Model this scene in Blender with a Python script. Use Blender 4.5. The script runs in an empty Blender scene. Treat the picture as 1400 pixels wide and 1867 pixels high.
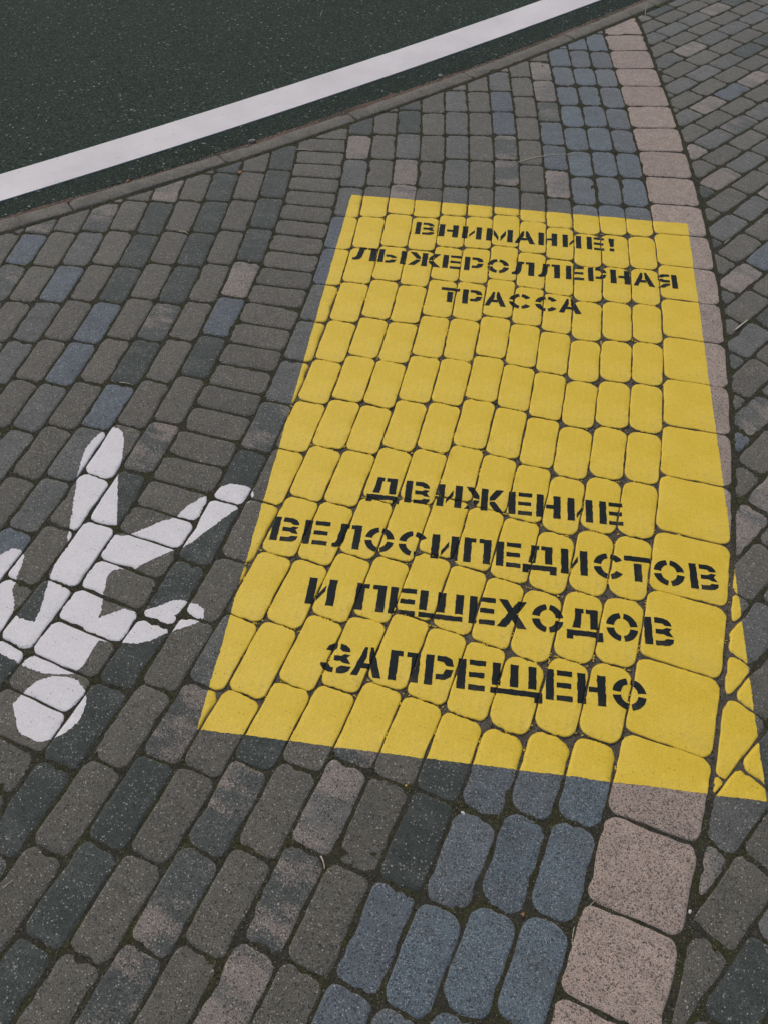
import bpy, math, random
import numpy as np
from mathutils import Matrix, Vector
from mathutils.geometry import tessellate_polygon

random.seed(11)
rng = np.random.default_rng(5)
scene = bpy.context.scene
col = scene.collection

# ------------------------------------------------------------------ camera
CAM_H = 1.7554                       # metres above the paving
PITCH = math.radians(52.832)         # looking down
ROLL = math.radians(-1.395)
F_PX, IMG_W, IMG_H = 1464.2, 1400.0, 1867.0
_cp, _sp = math.cos(PITCH), math.sin(PITCH)
_n = np.array([math.sin(ROLL) * _cp, math.cos(ROLL) * _cp, _sp])
_e1 = np.array([1.0, 0, 0]) - _n * _n[0]
_e1 /= np.linalg.norm(_e1)
_e2 = np.cross(_e1, _n)
if _e2[2] < 0:
    _e2 = -_e2


def survey(px, py):
    """a sight line from the camera station to the flat ground, in metres"""
    r = np.array([(px - IMG_W / 2) / F_PX, (py - IMG_H / 2) / F_PX, 1.0])
    q = r / (r @ _n) * CAM_H
    return np.array([q @ _e1, q @ _e2])


def in_view(p, mx, my):
    v = p[0] * _e1 + p[1] * _e2 + CAM_H * _n
    if v[2] <= 0.05:
        return False
    x = v[0] / v[2] * F_PX + IMG_W / 2
    y = v[1] / v[2] * F_PX + IMG_H / 2
    return -mx < x < IMG_W + mx and -my < y < IMG_H + my


cd = bpy.data.cameras.new('camera')
cd.sensor_fit = 'HORIZONTAL'
cd.sensor_width = 36.0
cd.lens = 36.0 * F_PX / IMG_W
cd.clip_start = 0.05
cd.clip_end = 2000
cam = bpy.data.objects.new('camera', cd)
col.objects.link(cam)
ax = Vector((_e1[0], _e2[0], -_n[0]))
ay = -Vector((_e1[1], _e2[1], -_n[1]))
az = -Vector((_e1[2], _e2[2], -_n[2]))
cam.matrix_world = Matrix(((ax.x, ay.x, az.x, 0), (ax.y, ay.y, az.y, 0), (ax.z, ay.z, az.z, CAM_H), (0, 0, 0, 1)))
scene.camera = cam

# ------------------------------------------------------------------ sky, sun, exposure
SUN_ELEV, SUN_AZ = math.radians(58), math.radians(-40)   # azimuth from +Y (ahead), clockwise
world = bpy.data.worlds.new('World')
scene.world = world
world.use_nodes = True
wn = world.node_tree
bg = wn.nodes['Background']
sky = wn.nodes.new('ShaderNodeTexSky')
sky.sky_type = 'NISHITA'
sky.sun_disc = False
sky.sun_elevation = SUN_ELEV
sky.sun_rotation = SUN_AZ
sky.air_density = 1.0
sky.dust_density = 4.0
sky.ozone_density = 0.6
wn.links.new(sky.outputs[0], bg.inputs[0])
bg.inputs[1].default_value = 0.10
sl = bpy.data.lights.new('sun', 'SUN')
sl.energy = 0.9
sl.angle = math.radians(50)
sl.color = (1.0, 0.96, 0.90)
sun = bpy.data.objects.new('sun', sl)
col.objects.link(sun)
sd = Vector((math.sin(SUN_AZ) * math.cos(SUN_ELEV), math.cos(SUN_AZ) * math.cos(SUN_ELEV), math.sin(SUN_ELEV)))
sun.rotation_euler = sd.to_track_quat('Z', 'Y').to_euler()
sun.location = sd * 20
vs = scene.view_settings
vs.view_transform = 'Standard'
vs.look = 'None'
vs.gamma = 1.0
vs.use_curve_mapping = False
vs.exposure = 0.1


# ------------------------------------------------------------------ helpers
def put(o, parent=None, label=None, cat=None, group=None, kind=None):
    col.objects.link(o)
    if parent is not None:
        o.parent = parent
    if label:
        o['label'] = label
    if cat:
        o['category'] = cat
    if group:
        o['group'] = group
    if kind:
        o['kind'] = kind
    return o


def mesh_obj(name, verts, faces, mat, parent=None, smooth=False, **kw):
    me = bpy.data.meshes.new(name)
    me.from_pydata([tuple(v) for v in verts], [], [tuple(f) for f in faces])
    if smooth:
        me.polygons.foreach_set('use_smooth', [True] * len(me.polygons))
    me.materials.append(mat)
    me.update()
    return put(bpy.data.objects.new(name, me), parent, **kw)


def empty(name, loc=(0, 0, 0), parent=None, **kw):
    o = bpy.data.objects.new(name, None)
    o.location = loc
    o.empty_display_size = 0.1
    return put(o, parent, **kw)


def vnoise(x, y, cell, seed):
    """smooth value noise on numpy arrays, -1..1"""
    r = np.random.default_rng(seed)
    t = r.uniform(-1, 1, (257, 257))
    fx, fy = x / cell + 1000, y / cell + 1000
    ix, iy = np.floor(fx).astype(int), np.floor(fy).astype(int)
    u, v = fx - ix, fy - iy
    u, v = u * u * (3 - 2 * u), v * v * (3 - 2 * v)
    a, b = ix % 256, iy % 256
    return (t[a, b] * (1 - u) + t[a + 1, b] * u) * (1 - v) + (t[a, b + 1] * (1 - u) + t[a + 1, b + 1] * u) * v


# ------------------------------------------------------------------ materials
class NT:
    def __init__(self, name):
        self.m = bpy.data.materials.new(name)
        self.m.use_nodes = True
        self.t = self.m.node_tree
        self.b = self.t.nodes['Principled BSDF']

    def n(self, typ, **kw):
        x = self.t.nodes.new(typ)
        for k, v in kw.items():
            setattr(x, k, v)
        return x

    def l(self, a, b):
        self.t.links.new(a, b)

    def val(self, sock, v):
        if hasattr(v, 'is_linked'):
            self.l(v, sock)
        else:
            sock.default_value = v

    def mix(self, f, a, b, mode='MIX'):
        x = self.n('ShaderNodeMix', data_type='RGBA', blend_type=mode)
        self.val(x.inputs[0], f)
        self.val(x.inputs[6], a if hasattr(a, 'is_linked') else (*a[:3], 1))
        self.val(x.inputs[7], b if hasattr(b, 'is_linked') else (*b[:3], 1))
        return x.outputs[2]

    def math(self, op, a, b=0.0, clamp=False):
        x = self.n('ShaderNodeMath', operation=op, use_clamp=clamp)
        self.val(x.inputs[0], a)
        self.val(x.inputs[1], b)
        return x.outputs[0]

    def noise(self, vec, scale, detail=3.0, rough=0.55):
        x = self.n('ShaderNodeTexNoise')
        self.l(vec, x.inputs['Vector'])
        x.inputs['Scale'].default_value = scale
        x.inputs['Detail'].default_value = detail
        x.inputs['Roughness'].default_value = rough
        return x.outputs['Fac']

    def vor(self, vec, scale, out='Color', feature='F1', rnd=1.0):
        x = self.n('ShaderNodeTexVoronoi', feature=feature)
        self.l(vec, x.inputs['Vector'])
        x.inputs['Scale'].default_value = scale
        x.inputs['Randomness'].default_value = rnd
        return x.outputs[out]

    def step(self, v, lo, hi):
        x = self.n('ShaderNodeMapRange')
        self.l(v, x.inputs[0])
        x.inputs[1].default_value = lo
        x.inputs[2].default_value = hi
        return x.outputs[0]

    def sep(self, c, i):
        x = self.n('ShaderNodeSeparateColor')
        self.l(c, x.inputs[0])
        return x.outputs[i]

    def attr(self, name, typ='OBJECT', out='Color'):
        x = self.n('ShaderNodeAttribute', attribute_type=typ, attribute_name=name)
        return x.outputs[out]

    def bump(self, h, strength, dist, prev=None):
        x = self.n('ShaderNodeBump')
        x.inputs['Strength'].default_value = strength
        x.inputs['Distance'].default_value = dist
        self.l(h, x.inputs['Height'])
        if prev is not None:
            self.l(prev, x.inputs['Normal'])
        return x.outputs[0]

    def done(self, color, rough, normal=None, spec=0.5):
        self.val(self.b.inputs['Base Color'], color if hasattr(color, 'is_linked') else (*color[:3], 1))
        self.val(self.b.inputs['Roughness'], rough)
        self.b.inputs['Specular IOR Level'].default_value = spec
        if normal is not None:
            self.l(normal, self.b.inputs['Normal'])
        return self.m

    def objvec(self):
        tc = self.n('ShaderNodeTexCoord')
        oi = self.n('ShaderNodeObjectInfo')
        cx = self.n('ShaderNodeCombineXYZ')
        self.l(self.math('MULTIPLY', oi.outputs['Random'], 37.0), cx.inputs[0])
        self.l(self.math('MULTIPLY', oi.outputs['Random'], 91.0), cx.inputs[1])
        add = self.n('ShaderNodeVectorMath', operation='ADD')
        self.l(tc.outputs['Object'], add.inputs[0])
        self.l(cx.outputs[0], add.inputs[1])
        return add.outputs[0], oi.outputs['Random']


def speckle(t, v, c, scale, lo, hi, light, dark):
    """grains of aggregate: some pale, some dark"""
    vc = t.vor(v, scale)
    r = t.sep(vc, 0)
    g = t.sep(vc, 1)
    core = t.step(t.vor(v, scale, 'Distance'), 0.62, 0.30)
    c = t.mix(t.math('MULTIPLY', core, t.math('MULTIPLY', t.step(r, hi, hi + 0.02), t.math('ADD', t.math('MULTIPLY', g, 0.75), 0.25))), c, light)
    c = t.mix(t.math('MULTIPLY', t.step(r, lo, lo - 0.02), 0.75), c, dark)
    return c


def stone_mat(name, coarse):
    t = NT(name)
    v, rnd = t.objvec()
    a = t.attr('base_colour')
    b = t.attr('patch_colour')
    amount = t.attr('patchiness', out='Fac')
    mp = t.n('ShaderNodeMapping')            # colour streaks run across the stone
    t.l(v, mp.inputs[0])
    mp.inputs['Scale'].default_value = (5.0, 12.0, 9.0)
    big = t.noise(mp.outputs[0], 1.0, 6.0, 0.68)
    fine = t.noise(v, 240.0, 2.0, 0.6)
    big = t.math('ADD', big, t.math('MULTIPLY', t.math('SUBTRACT', fine, 0.5), 0.42))
    patch = t.step(big, 0.50, 0.60)
    c = t.mix(t.math('MULTIPLY', patch, amount), a, b)
    mid = t.noise(v, 30.0, 5.0, 0.65)
    c = t.mix(0.75, c, t.mix(mid, (0.45, 0.45, 0.45), (1.55, 1.55, 1.55)), 'MULTIPLY')
    grit = t.noise(v, 420.0 if not coarse else 520.0, 3.0, 0.8)
    c = t.mix(0.8, c, t.mix(t.step(grit, 0.36, 0.64), (0.1, 0.1, 0.1), (1.95, 1.95, 1.95)), 'MULTIPLY')
    if coarse:
        c = speckle(t, v, c, 400.0, 0.17, 0.84, (0.46, 0.44, 0.41), (0.022, 0.024, 0.022))
        c = speckle(t, v, c, 230.0, 0.015, 0.985, (0.42, 0.34, 0.32), (0.03, 0.03, 0.03))
    else:
        c = speckle(t, v, c, 340.0, 0.10, 0.925, (0.52, 0.50, 0.45), (0.016, 0.017, 0.015))
        c = speckle(t, v, c, 190.0, 0.006, 0.982, (0.50, 0.43, 0.40), (0.02, 0.02, 0.02))
    h1 = t.noise(v, 420.0, 3.0, 0.7)
    h2 = t.noise(v, 60.0, 4.0, 0.65)
    nrm = t.bump(h1, 0.9 if coarse else 0.75, 0.0030)
    nrm = t.bump(h2, 0.6, 0.004, nrm)
    t.b.inputs['Sheen Weight'].default_value = 0.35      # dusty concrete pales at a grazing view
    t.b.inputs['Sheen Roughness'].default_value = 0.45
    t.b.inputs['Sheen Tint'].default_value = (1.0, 0.94, 0.82, 1)
    return t.done(c, 0.80, nrm, 0.45)


M_STONE = stone_mat('paving_concrete', False)
M_COARSE = stone_mat('paving_granular', True)


def fill_mat():
    t = NT('joint_fill')
    tc = t.n('ShaderNodeTexCoord')
    v = tc.outputs['Object']
    moss = t.attr('moss', 'GEOMETRY', 'Fac')
    n1 = t.noise(v, 60.0, 4.0, 0.65)
    n2 = t.noise(v, 14.0, 3.0, 0.6)
    soil = t.mix(n1, (0.020, 0.020, 0.014), (0.072, 0.066, 0.050))
    sand = t.mix(n1, (0.06, 0.050, 0.038), (0.19, 0.165, 0.135))
    green = t.mix(n1, (0.022, 0.022, 0.011), (0.070, 0.070, 0.032))
    c = t.mix(t.step(n2, 0.42, 0.60), soil, green)
    c = t.mix(moss, sand, c)
    c = speckle(t, v, c, 420.0, 0.2, 0.92, (0.26, 0.24, 0.20), (0.012, 0.011, 0.008))
    nrm = t.bump(t.noise(v, 330.0, 3.0, 0.7), 0.9, 0.003)
    return t.done(c, 0.95, nrm, 0.2)


M_FILL = fill_mat()


def paint_mat(name, a, b, rough, spots):
    t = NT(name)
    tc = t.n('ShaderNodeTexCoord')
    v = tc.outputs['Object']
    n1 = t.noise(v, 7.0, 4.0, 0.6)
    c = t.mix(t.step(n1, 0.3, 0.7), a, b)
    n2 = t.noise(v, 90.0, 4.0, 0.7)
    c = t.mix(0.5, c, t.mix(n2, (0.86, 0.86, 0.86), (1.12, 1.12, 1.12)), 'MULTIPLY')
    n3 = t.noise(v, 420.0, 2.0, 0.7)
    c = t.mix(0.6, c, t.mix(t.step(n3, 0.35, 0.65), (0.76, 0.76, 0.76), (1.16, 1.16, 1.16)), 'MULTIPLY')
    n4 = t.noise(v, 3.3, 6.0, 0.7)
    c = t.mix(t.math('MULTIPLY', t.step(n4, 0.56, 0.76), 0.28), c, (0.30, 0.235, 0.12))
    sp = t.vor(v, 95.0, 'Distance')
    spr = t.sep(t.vor(v, 95.0, 'Color'), 2)
    m = t.math('MULTIPLY', t.step(sp, 0.22, 0.10), t.step(spr, 1.0 - spots, 1.0 - spots + 0.01))
    c = t.mix(t.math('MULTIPLY', m, 0.7), c, (0.10, 0.07, 0.04))
    nrm = t.bump(t.noise(v, 300.0, 3.0, 0.65), 0.4, 0.0018)
    nrm = t.bump(t.noise(v, 45.0, 3.0, 0.6), 0.4, 0.003, nrm)
    return t.done(c, rough, nrm, 0.3)


M_YELLOW = paint_mat('yellow_paint', (0.680, 0.475, 0.030), (0.765, 0.548, 0.066), 0.5, 0.10)
M_BLACK = paint_mat('black_paint', (0.007, 0.012, 0.013), (0.011, 0.016, 0.017), 0.7, 0.0)
M_BLACK.node_tree.nodes['Principled BSDF'].inputs['Specular IOR Level'].default_value = 0.2
M_WHITE = paint_mat('white_paint', (0.64, 0.62, 0.62), (0.72, 0.70, 0.70), 0.6, 0.05)


def asphalt_mat(name, k):
    t = NT(name)
    tc = t.n('ShaderNodeTexCoord')
    v = tc.outputs['Object']
    n1 = t.noise(v, 2.2, 4.0, 0.6)
    c = t.mix(n1, (0.019 * k, 0.035 * k, 0.024 * k), (0.031 * k, 0.050 * k, 0.036 * k))
    g = t.noise(v, 380.0, 2.0, 0.7)
    c = t.mix(0.9, c, t.mix(t.step(g, 0.3, 0.7), (0.3, 0.3, 0.3), (1.7, 1.7, 1.7)), 'MULTIPLY')
    c = speckle(t, v, c, 190.0, 0.25, 0.84, (0.13, 0.155, 0.13), (0.004, 0.008, 0.005))
    c = speckle(t, v, c, 110.0, 0.0, 0.965, (0.38, 0.37, 0.35), (0.01, 0.01, 0.01))
    d = t.vor(v, 170.0, 'Distance')
    nrm = t.bump(d, 0.55, 0.004)
    nrm = t.bump(g, 0.5, 0.002, nrm)
    return t.done(c, 0.9, nrm, 0.25)


M_ROAD = asphalt_mat('asphalt', 1.0)
M_SEAL = asphalt_mat('bitumen_edge', 0.78)


def plain_mat(name, a, b, scale, rough, grain=300.0):
    t = NT(name)
    v, rnd = t.objvec()
    c = t.mix(t.step(t.noise(v, scale, 5.0, 0.65), 0.3, 0.7), a, b)
    g = t.noise(v, grain, 2.0, 0.7)
    c = t.mix(0.7, c, t.mix(t.step(g, 0.3, 0.7), (0.5, 0.5, 0.5), (1.5, 1.5, 1.5)), 'MULTIPLY')
    c = speckle(t, v, c, grain, 0.08, 0.94, (0.40, 0.37, 0.34), (0.03, 0.03, 0.025))
    nrm = t.bump(g, 0.6, 0.002)
    nrm = t.bump(t.noise(v, scale * 3, 4.0), 0.4, 0.004, nrm)
    return t.done(c, rough, nrm, 0.3)


M_KERB = plain_mat('kerb_concrete', (0.115, 0.108, 0.090), (0.190, 0.178, 0.150), 14.0, 0.9)
M_SAND = plain_mat('gutter_sand', (0.026, 0.028, 0.020), (0.15, 0.092, 0.066), 2.3, 0.95)
M_SOIL = plain_mat('soil', (0.030, 0.024, 0.017), (0.085, 0.066, 0.048), 60.0, 0.95)
M_PEBBLE = plain_mat('pebble', (0.20, 0.18, 0.16), (0.42, 0.38, 0.34), 60.0, 0.8)
M_STRAW = plain_mat('straw', (0.46, 0.40, 0.27), (0.62, 0.56, 0.42), 60.0, 0.7)
M_STICK = plain_mat('pale_wood', (0.62, 0.57, 0.47), (0.74, 0.69, 0.60), 60.0, 0.7)
M_LEAF = plain_mat('dead_leaf', (0.26, 0.12, 0.05), (0.36, 0.19, 0.09), 40.0, 0.7)
M_GREEN = plain_mat('green_leaf', (0.045, 0.085, 0.018), (0.085, 0.14, 0.035), 40.0, 0.6)
M_MOSS = plain_mat('moss', (0.030, 0.032, 0.013), (0.085, 0.088, 0.036), 40.0, 0.95)


def line_mat():
    t = NT('road_line_paint')
    tc = t.n('ShaderNodeTexCoord')
    v = tc.outputs['Object']
    c = t.mix(t.step(t.noise(v, 3.0, 5.0, 0.65), 0.3, 0.7), (0.58, 0.56, 0.555), (0.71, 0.68, 0.67))
    c = t.mix(0.6, c, t.mix(t.noise(v, 120.0, 3.0, 0.7), (0.85, 0.85, 0.85), (1.12, 1.12, 1.12)), 'MULTIPLY')
    s = t.vor(v, 60.0, 'Distance')
    sr = t.sep(t.vor(v, 60.0), 1)
    m = t.math('MULTIPLY', t.step(s, 0.2, 0.08), t.step(sr, 0.90, 0.91))
    c = t.mix(t.math('MULTIPLY', m, 0.8), c, (0.12, 0.11, 0.10))
    nrm = t.bump(t.noise(v, 260.0, 3.0, 0.7), 0.35, 0.002)
    return t.done(c, 0.65, nrm, 0.4)


M_LINE = line_mat()


def far_mat():
    t = NT('far_paving')
    tc = t.n('ShaderNodeTexCoord')
    v = tc.outputs['Object']
    br = t.n('ShaderNodeTexBrick')
    t.l(v, br.inputs['Vector'])
    br.inputs['Color1'].default_value = (0.11, 0.10, 0.09, 1)
    br.inputs['Color2'].default_value = (0.075, 0.08, 0.085, 1)
    br.inputs['Mortar'].default_value = (0.035, 0.03, 0.02, 1)
    br.inputs['Scale'].default_value = 1.0
    br.inputs['Mortar Size'].default_value = 0.006
    br.inputs['Brick Width'].default_value = 0.2
    br.inputs['Row Height'].default_value = 0.1
    c = t.mix(0.6, br.outputs[0], t.mix(t.noise(v, 200.0), (0.5, 0.5, 0.5), (1.5, 1.5, 1.5)), 'MULTIPLY')
    return t.done(c, 0.9, None, 0.3)


M_FAR = far_mat()

# ------------------------------------------------------------------ the curve the courses follow
OX, OY, RAD = -7.94167, 3.82975, 9.06873
KNOT_S = np.array([-4.6, -3.75, -3.5, -3.25, -3.0, -2.75, -2.5, -2.25, -2.0, -1.75, -1.5, -1.25, -1.0, -0.75, -0.5, -0.25, 0.0, 0.25, 0.5, 0.8])
KNOT_D = np.array([-0.02, -0.0092, -0.0013, 0.003, 0.0048, 0.0052, 0.0045, 0.0033, 0.0015, -0.0007, -0.0032, -0.006, -0.0088, -0.0112, -0.0124, -0.0112, -0.0062, 0.0048, 0.0244, 0.05])


def curve(u, s):
    """point u metres left of the border's inner edge, s metres along it"""
    r = RAD + np.interp(s, KNOT_S, KNOT_D) - (u + 0.0098 * u * abs(u) * (s + 2.0))
    a = s / RAD
    return np.array([OX + r * math.cos(a), OY + r * math.sin(a)])


def kerb_y(x):
    return 0.0483 * x * x + 0.7377 * x + 3.539


def kerb_half(p):
    """half plane on the paving side of the kerb near p: (point, inward normal)"""
    x = p[0]
    for _ in range(6):                      # foot of the perpendicular
        m = 0.0966 * x + 0.7377
        f = kerb_y(x)
        x -= ((x - p[0]) + (f - p[1]) * m) / (1 + m * m)
    m = 0.0966 * x + 0.7377
    nn = np.array([m, -1.0]) / math.hypot(m, 1)
    return np.array([x, kerb_y(x)]), nn


def clip_half(poly, p, n):
    out = []
    k = len(poly)
    for i in range(k):
        a, b = poly[i], poly[(i + 1) % k]
        da, db = (a - p) @ n, (b - p) @ n
        if da >= 0:
            out.append(a)
        if (da >= 0) != (db >= 0):
            out.append(a + (b - a) * (da / (da - db)))
    return out


def area(poly):
    return 0.5 * sum(poly[i][0] * poly[(i + 1) % len(poly)][1] - poly[(i + 1) % len(poly)][0] * poly[i][1] for i in range(len(poly)))


def tidy(poly, eps=0.006):
    out = []
    for p in poly:
        if not out or np.linalg.norm(p - out[-1]) > eps:
            out.append(p)
    while len(out) > 2 and np.linalg.norm(out[0] - out[-1]) < eps:
        out.pop()
    return out


def inset(poly, d):
    k = len(poly)
    lines = []
    for i in range(k):
        a, b = poly[i], poly[(i + 1) % k]
        e = (b - a) / np.linalg.norm(b - a)
        nn = np.array([-e[1], e[0]])
        lines.append((a + nn * d, e))
    out = []
    for i in range(k):
        (p, e), (q, f) = lines[i - 1], lines[i]
        den = e[0] * f[1] - e[1] * f[0]
        t = ((q - p)[0] * f[1] - (q - p)[1] * f[0]) / den if abs(den) > 1e-9 else 0
        out.append(p + e * t)
    return out


def fillet(poly, r, nseg=5, nsub=8):
    k = len(poly)
    arcs = []
    for i in range(k):
        a, b, c = poly[i - 1], poly[i], poly[(i + 1) % k]
        e1, e2 = a - b, c - b
        l1, l2 = np.linalg.norm(e1), np.linalg.norm(e2)
        e1, e2 = e1 / l1, e2 / l2
        ang = math.acos(max(-1, min(1, e1 @ e2)))
        tl = min(r / max(math.tan(ang / 2), 0.05), 0.46 * min(l1, l2))
        p, q = b + e1 * tl, b + e2 * tl
        pts = []
        for j in range(nseg + 1):
            t = j / nseg
            # quadratic curve, close to an arc
            w = 0.72
            den = (1 - t) ** 2 + 2 * w * t * (1 - t) + t * t
            pts.append(((1 - t) ** 2 * p + 2 * w * t * (1 - t) * b + t * t * q) / den)
        arcs.append(pts)
    ring = []
    for i in range(k):
        ring += arcs[i]
        a, b = arcs[i][-1], arcs[(i + 1) % k][0]
        for j in range(1, nsub):
            ring.append(a + (b - a) * j / nsub)
    return np.array(ring)


# ------------------------------------------------------------------ the painted sign: where it lies
PAN = [survey(641, 354), survey(1253, 408), survey(1398, 1462), survey(360, 1330)]
EX = np.array([0.99178831, -0.12789038])
EY = np.array([EX[1], -EX[0]])
ORG = PAN[0]

def on_panel(c):
    for i in range(4):
        a, b = PAN[i], PAN[(i + 1) % 4]
        if (b - a)[0] * (c - a)[1] - (b - a)[1] * (c - a)[0] > 0:
            return False
    return True


S_ = 500.0 / 1400.0
BODY = [(575, 83), (545, 88), (505, 118), (470, 150), (440, 190), (425, 225), (412, 270), (395, 325), (385, 400), (374, 480), (360, 560), (352, 600), (345, 640), (350, 690), (320, 722), (275, 790), (252, 855), (242, 885), (225, 950), (202, 1025), (178, 1076), (135, 1068), (95, 1052), (64, 1028), (75, 985), (62, 910), (78, 878), (95, 822), (112, 780), (125, 738), (104, 706), (65, 700), (30, 718), (-10, 745), (-60, 830), (-95, 980), (-90, 1120), (-50, 1195), (0, 1236), (45, 1262), (78, 1274), (100, 1292), (142, 1312), (220, 1337), (300, 1343), (370, 1342), (420, 1305), (455, 1255), (475, 1215), (505, 1172), (560, 1176), (620, 1182), (700, 1186), (760, 1176), (850, 1132), (890, 1121), (960, 1100), (1022, 1074), (1042, 1052), (1040, 1010), (1010, 985), (975, 980), (940, 964), (880, 966), (810, 994), (735, 1016), (700, 1030), (680, 1020), (630, 1008), (580, 1026), (530, 1046), (506, 1056), (519, 1000), (526, 940), (540, 890), (546, 850), (572, 815), (612, 802), (685, 806), (755, 768), (880, 712), (925, 700), (985, 668), (1062, 608), (1140, 550), (1195, 510), (1240, 485), (1282, 455), (1297, 428), (1290, 400), (1255, 380), (1180, 369), (1130, 384), (1090, 418), (1020, 444), (950, 490), (900, 540), (830, 560), (740, 600), (660, 630), (615, 637), (585, 628), (597, 575), (601, 450), (601, 350), (606, 300), (625, 230), (636, 150), (626, 106), (603, 86)]
HEAD = [(270, 1352), (340, 1356), (400, 1376), (430, 1420), (444, 1470), (430, 1530), (400, 1590), (340, 1640), (270, 1674), (212, 1690), (190, 1688), (150, 1668), (97, 1640), (76, 1560), (66, 1500), (100, 1460), (135, 1420), (190, 1374)]
FIG = [[survey(x * S_, 750 + y * S_) for x, y in pts] for pts in (BODY, HEAD)]


def on_figure(c):
    for pts in FIG:
        odd = False
        for i in range(len(pts)):
            p, q = pts[i], pts[i - 1]
            if (p[1] > c[1]) != (q[1] > c[1]) and c[0] < (q[0] - p[0]) * (c[1] - p[1]) / (q[1] - p[1]) + p[0]:
                odd = not odd
        if odd:
            return True
    return False


STONES = []      # for the paint: (world verts, top triangles, bounds)


def make_stone(poly, parent, mat, tones, r_corner=0.014, r_arris=0.010, gap=0.0016, name='paving_stone', dz=None, rough=1.0, label=None, ang=0.0):
    poly = tidy([np.asarray(p, float) for p in poly])
    if len(poly) < 3:
        return None
    if area(poly) < 0:
        poly = poly[::-1]
    if area(poly) < 0.0007:
        return None
    cen = sum(poly) / len(poly)
    painted = on_panel(cen)
    inr = min(abs((cen - poly[i])[0] * (poly[(i + 1) % len(poly)] - poly[i])[1] - (cen - poly[i])[1] * (poly[(i + 1) % len(poly)] - poly[i])[0]) / np.linalg.norm(poly[(i + 1) % len(poly)] - poly[i]) for i in range(len(poly)))
    if inr < 0.007:
        return None
    depth = 0.46
    if painted:                       # thick paint has levelled the arrises
        r_arris, depth, gap = r_arris * 0.42, 0.75, gap * 0.62
    elif on_figure(cen):
        r_arris, depth, gap = r_arris * 0.55, 0.65, gap * 0.8
    simple = len(poly) != 4 or min(np.linalg.norm(poly[i] - poly[i - 1]) for i in range(len(poly))) < 0.06
    r_arris = min(r_arris, 0.5 * inr)
    extra = min(0.012, 0.25 * inr)
    r_corner = min(r_corner, 0.8 * inr)
    rv = r_arris * depth
    prof = [(0.0, -0.03), (0.0, -rv)]
    for a in (28, 52, 72, 90):
        prof.append((r_arris * (1 - math.cos(math.radians(a))), -rv * (1 - math.sin(math.radians(a)))))
    prof.append((r_arris + extra, 0.0004))
    rings = []
    base = fillet(inset(poly, gap), r_corner)
    m = len(base)
    # uneven arrises: slow wobble round the outline
    ph = np.random.default_rng(random.randrange(1 << 30)).uniform(0, 6.28, 5)
    wa = np.linspace(0, 6.283, m, endpoint=False)
    wob = rough * (0.0007 * np.sin(2 * wa + ph[0]) + 0.0006 * np.sin(5 * wa + ph[1]) + 0.0005 * np.sin(9 * wa + ph[2])) + rough * rng.normal(0, 0.0006, m)
    out_dir = base - cen
    out_dir /= np.linalg.norm(out_dir, axis=1)[:, None]
    tx, ty = rng.normal(0, 0.0028, 2)
    if dz is None:
        dz = float(np.clip(rng.normal(0, 0.0006), -0.0011, 0.0011))
    chip = np.zeros(m)
    if not painted:                   # knocked arrises
        for _ in range(random.choice((1, 2, 3, 4))):
            cidx, cw, cdp = random.randrange(m), random.choice((1, 1, 2)), random.uniform(0.0015, 0.0045)
            for j_ in range(-cw, cw + 1):
                chip[(cidx + j_) % m] = max(chip[(cidx + j_) % m], cdp * (1 - abs(j_) / (cw + 1)))
    verts, faces = [], []
    ca, sa_ = math.cos(ang), math.sin(ang)
    for d, z in prof:
        if d <= 0:
            q = base
        elif simple:
            q = cen + (base - cen) * (1 - 0.95 * d / inr)
        else:
            q = fillet(inset(poly, gap + d), max(r_corner - d * 0.7, 0.003))
        f = max(0.0, 1 - d / (r_arris + extra))
        q = q + out_dir * ((wob - chip) * f - 0.0006)[:, None]
        rel = q - cen
        zz = z + dz + rel[:, 0] * tx + rel[:, 1] * ty
        if -0.025 < z < 0:
            zz = zz + rough * rng.normal(0, 0.00028, m) - chip * 0.35 * f
        verts += [(a[0] * ca + a[1] * sa_, -a[0] * sa_ + a[1] * ca, b) for a, b in zip(rel, zz)]
    nr = len(prof)
    top = []
    for k in range(nr - 1):
        for i in range(m):
            a, b = k * m + i, k * m + (i + 1) % m
            faces.append((a, b, b + m, a + m))
            if k >= 1:
                top.append((a, b, b + m))
                top.append((a, b + m, a + m))
    verts.append((0, 0, dz + 0.0006))
    ci = len(verts) - 1
    for i in range(m):
        a, b = (nr - 1) * m + i, (nr - 1) * m + (i + 1) % m
        faces.append((a, b, ci))
        top.append((a, b, ci))
    o = mesh_obj(name, verts, faces, mat, parent, True, label=label)
    o.location = (cen[0] - parent.location.x, cen[1] - parent.location.y, 0)
    o.rotation_euler = (0, 0, ang)
    A, B, amt = tones
    j = 1 + float(rng.normal(0, 0.06))
    o['base_colour'] = [c * j for c in A]
    o['patch_colour'] = [c * j for c in B]
    o['patchiness'] = float(amt)
    W = np.array(verts)
    W = np.stack([W[:, 0] * ca - W[:, 1] * sa_ + cen[0], W[:, 0] * sa_ + W[:, 1] * ca + cen[1], W[:, 2]], 1)
    STONES.append((W, np.array(top), W[:, 0].min(), W[:, 0].max(), W[:, 1].min(), W[:, 1].max()))
    return o


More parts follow.
